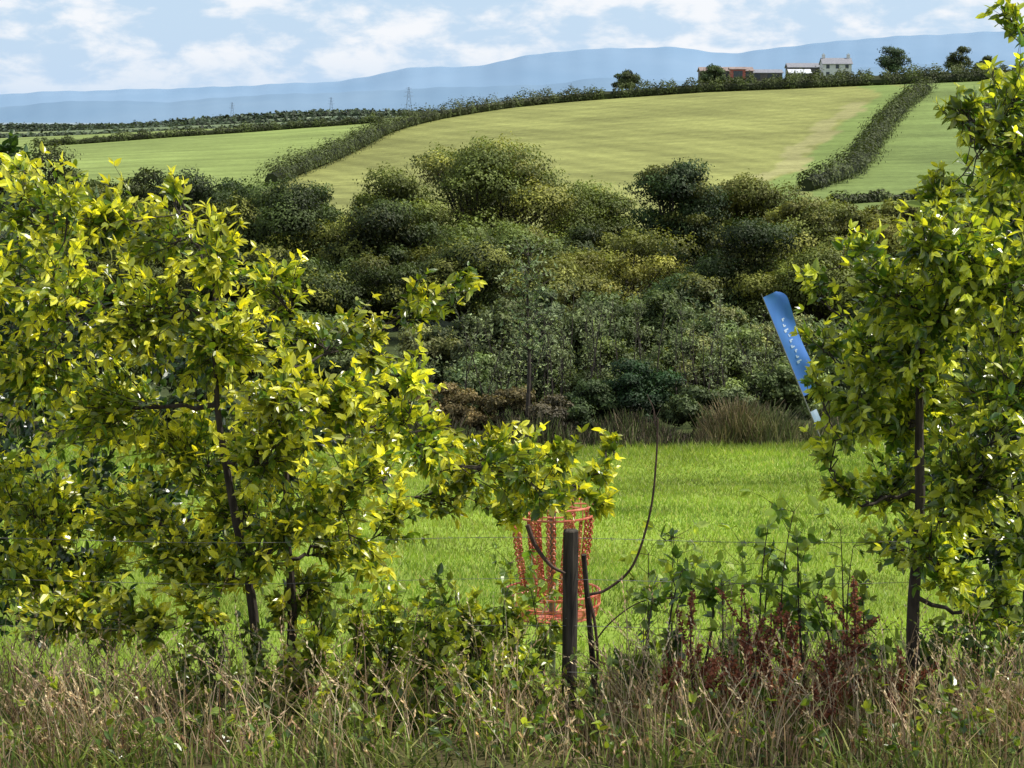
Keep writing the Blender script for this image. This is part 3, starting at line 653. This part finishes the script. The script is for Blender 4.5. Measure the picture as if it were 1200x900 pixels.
# ------------------------------------------------------------------ distant moorland hills
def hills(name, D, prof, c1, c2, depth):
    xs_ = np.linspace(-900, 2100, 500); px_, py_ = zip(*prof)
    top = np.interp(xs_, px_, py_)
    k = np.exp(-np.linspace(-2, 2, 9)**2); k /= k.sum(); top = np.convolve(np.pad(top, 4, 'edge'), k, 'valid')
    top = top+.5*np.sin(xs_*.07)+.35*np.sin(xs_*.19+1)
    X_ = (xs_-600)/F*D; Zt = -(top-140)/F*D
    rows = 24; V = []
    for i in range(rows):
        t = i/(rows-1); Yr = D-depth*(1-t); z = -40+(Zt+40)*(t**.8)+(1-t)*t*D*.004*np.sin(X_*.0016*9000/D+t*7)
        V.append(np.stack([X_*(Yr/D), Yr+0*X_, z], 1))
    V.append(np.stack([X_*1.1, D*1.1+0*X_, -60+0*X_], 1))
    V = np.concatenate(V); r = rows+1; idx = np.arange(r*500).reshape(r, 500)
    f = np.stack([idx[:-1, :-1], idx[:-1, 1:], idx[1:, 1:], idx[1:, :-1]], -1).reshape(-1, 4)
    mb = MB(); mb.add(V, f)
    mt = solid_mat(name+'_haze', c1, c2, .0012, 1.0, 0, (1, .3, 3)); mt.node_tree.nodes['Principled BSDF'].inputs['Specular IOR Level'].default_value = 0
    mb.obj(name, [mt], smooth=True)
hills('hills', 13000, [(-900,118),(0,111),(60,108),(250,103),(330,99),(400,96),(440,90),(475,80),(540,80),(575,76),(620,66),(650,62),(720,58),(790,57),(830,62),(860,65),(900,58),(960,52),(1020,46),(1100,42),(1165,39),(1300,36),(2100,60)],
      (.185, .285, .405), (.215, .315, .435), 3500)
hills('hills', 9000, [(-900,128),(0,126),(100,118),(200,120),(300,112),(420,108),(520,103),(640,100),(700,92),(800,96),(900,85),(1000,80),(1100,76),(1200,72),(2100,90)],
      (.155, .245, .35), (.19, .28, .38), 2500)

# ------------------------------------------------------------------ sun + sky
EL = math.radians(57); AZ = math.radians(84)
sd = Vector((math.sin(AZ)*math.cos(EL), math.cos(AZ)*math.cos(EL), math.sin(EL)))
sl = bpy.data.lights.new('sun', 'SUN'); sl.energy = 5.0; sl.angle = math.radians(.5); sl.color = (1, .95, .85)
so = bpy.data.objects.new('sun', sl); bpy.context.scene.collection.objects.link(so); so.rotation_euler = sd.to_track_quat('Z', 'Y').to_euler(); so.location = (0, 0, 40)
w = bpy.data.worlds.new('World'); bpy.context.scene.world = w; w.use_nodes = True; nt = w.node_tree; nt.nodes.clear()
out = nt.nodes.new('ShaderNodeOutputWorld'); bg = nt.nodes.new('ShaderNodeBackground'); bg.inputs['Strength'].default_value = .14; L(nt, bg.outputs[0], out.inputs[0])
sky = nt.nodes.new('ShaderNodeTexSky'); sky.sky_type = 'NISHITA'; sky.sun_disc = False; sky.sun_elevation = EL; sky.sun_rotation = AZ
tc = nt.nodes.new('ShaderNodeTexCoord'); sx = nt.nodes.new('ShaderNodeSeparateXYZ'); L(nt, tc.outputs['Generated'], sx.inputs[0])
lo = nt.nodes.new('ShaderNodeMapRange'); lo.inputs['From Min'].default_value = .0; lo.inputs['From Max'].default_value = .35; lo.inputs['To Min'].default_value = .9; lo.inputs['To Max'].default_value = 0
L(nt, sx.outputs['Z'], lo.inputs['Value'])
m1 = nt.nodes.new('ShaderNodeMix'); m1.data_type = 'RGBA'; m1.inputs['B'].default_value = (3.9, 5.25, 7.0, 1)
L(nt, lo.outputs[0], m1.inputs['Factor']); L(nt, sky.outputs[0], m1.inputs['A'])
mp = nt.nodes.new('ShaderNodeMapping'); mp.inputs['Scale'].default_value = (1, 1, 2.2); mp.inputs['Location'].default_value = (.3, .1, .2); L(nt, tc.outputs['Generated'], mp.inputs[0])
cn = nt.nodes.new('ShaderNodeTexNoise'); cn.inputs['Scale'].default_value = 32; cn.inputs['Detail'].default_value = 8; cn.inputs['Roughness'].default_value = .55; cn.inputs['Distortion'].default_value = .15
L(nt, mp.outputs[0], cn.inputs['Vector'])
cm = nt.nodes.new('ShaderNodeMapRange'); cm.interpolation_type = 'SMOOTHSTEP'; cm.inputs['From Min'].default_value = .41; cm.inputs['From Max'].default_value = .63; cm.inputs['To Max'].default_value = .95; L(nt, cn.outputs['Fac'], cm.inputs['Value'])
hb = nt.nodes.new('ShaderNodeMapRange'); hb.inputs['From Min'].default_value = .008; hb.inputs['From Max'].default_value = .035; hb.inputs['To Min'].default_value = .3; L(nt, sx.outputs['Z'], hb.inputs['Value'])
hm = nt.nodes.new('ShaderNodeMath'); hm.operation = 'MULTIPLY'; L(nt, cm.outputs[0], hm.inputs[0]); L(nt, hb.outputs[0], hm.inputs[1])
m2 = nt.nodes.new('ShaderNodeMix'); m2.data_type = 'RGBA'; m2.inputs['B'].default_value = (6.7, 6.85, 7.1, 1)
L(nt, hm.outputs[0], m2.inputs['Factor']); L(nt, m1.outputs['Result'], m2.inputs['A']); L(nt, m2.outputs['Result'], bg.inputs['Color'])

# ------------------------------------------------------------------ camera
cam = bpy.data.cameras.new('camera'); co = bpy.data.objects.new('camera', cam); bpy.context.scene.collection.objects.link(co)
co.location = (0, 0, 0); co.rotation_euler = (math.pi/2-PITCH, 0, 0)
cam.sensor_width = 36; cam.lens = 36*F/1200; cam.clip_start = .1; cam.clip_end = 40000
sc = bpy.context.scene; sc.camera = co
sc.view_settings.view_transform = 'Standard'; sc.view_settings.look = 'None'; sc.view_settings.exposure = 0
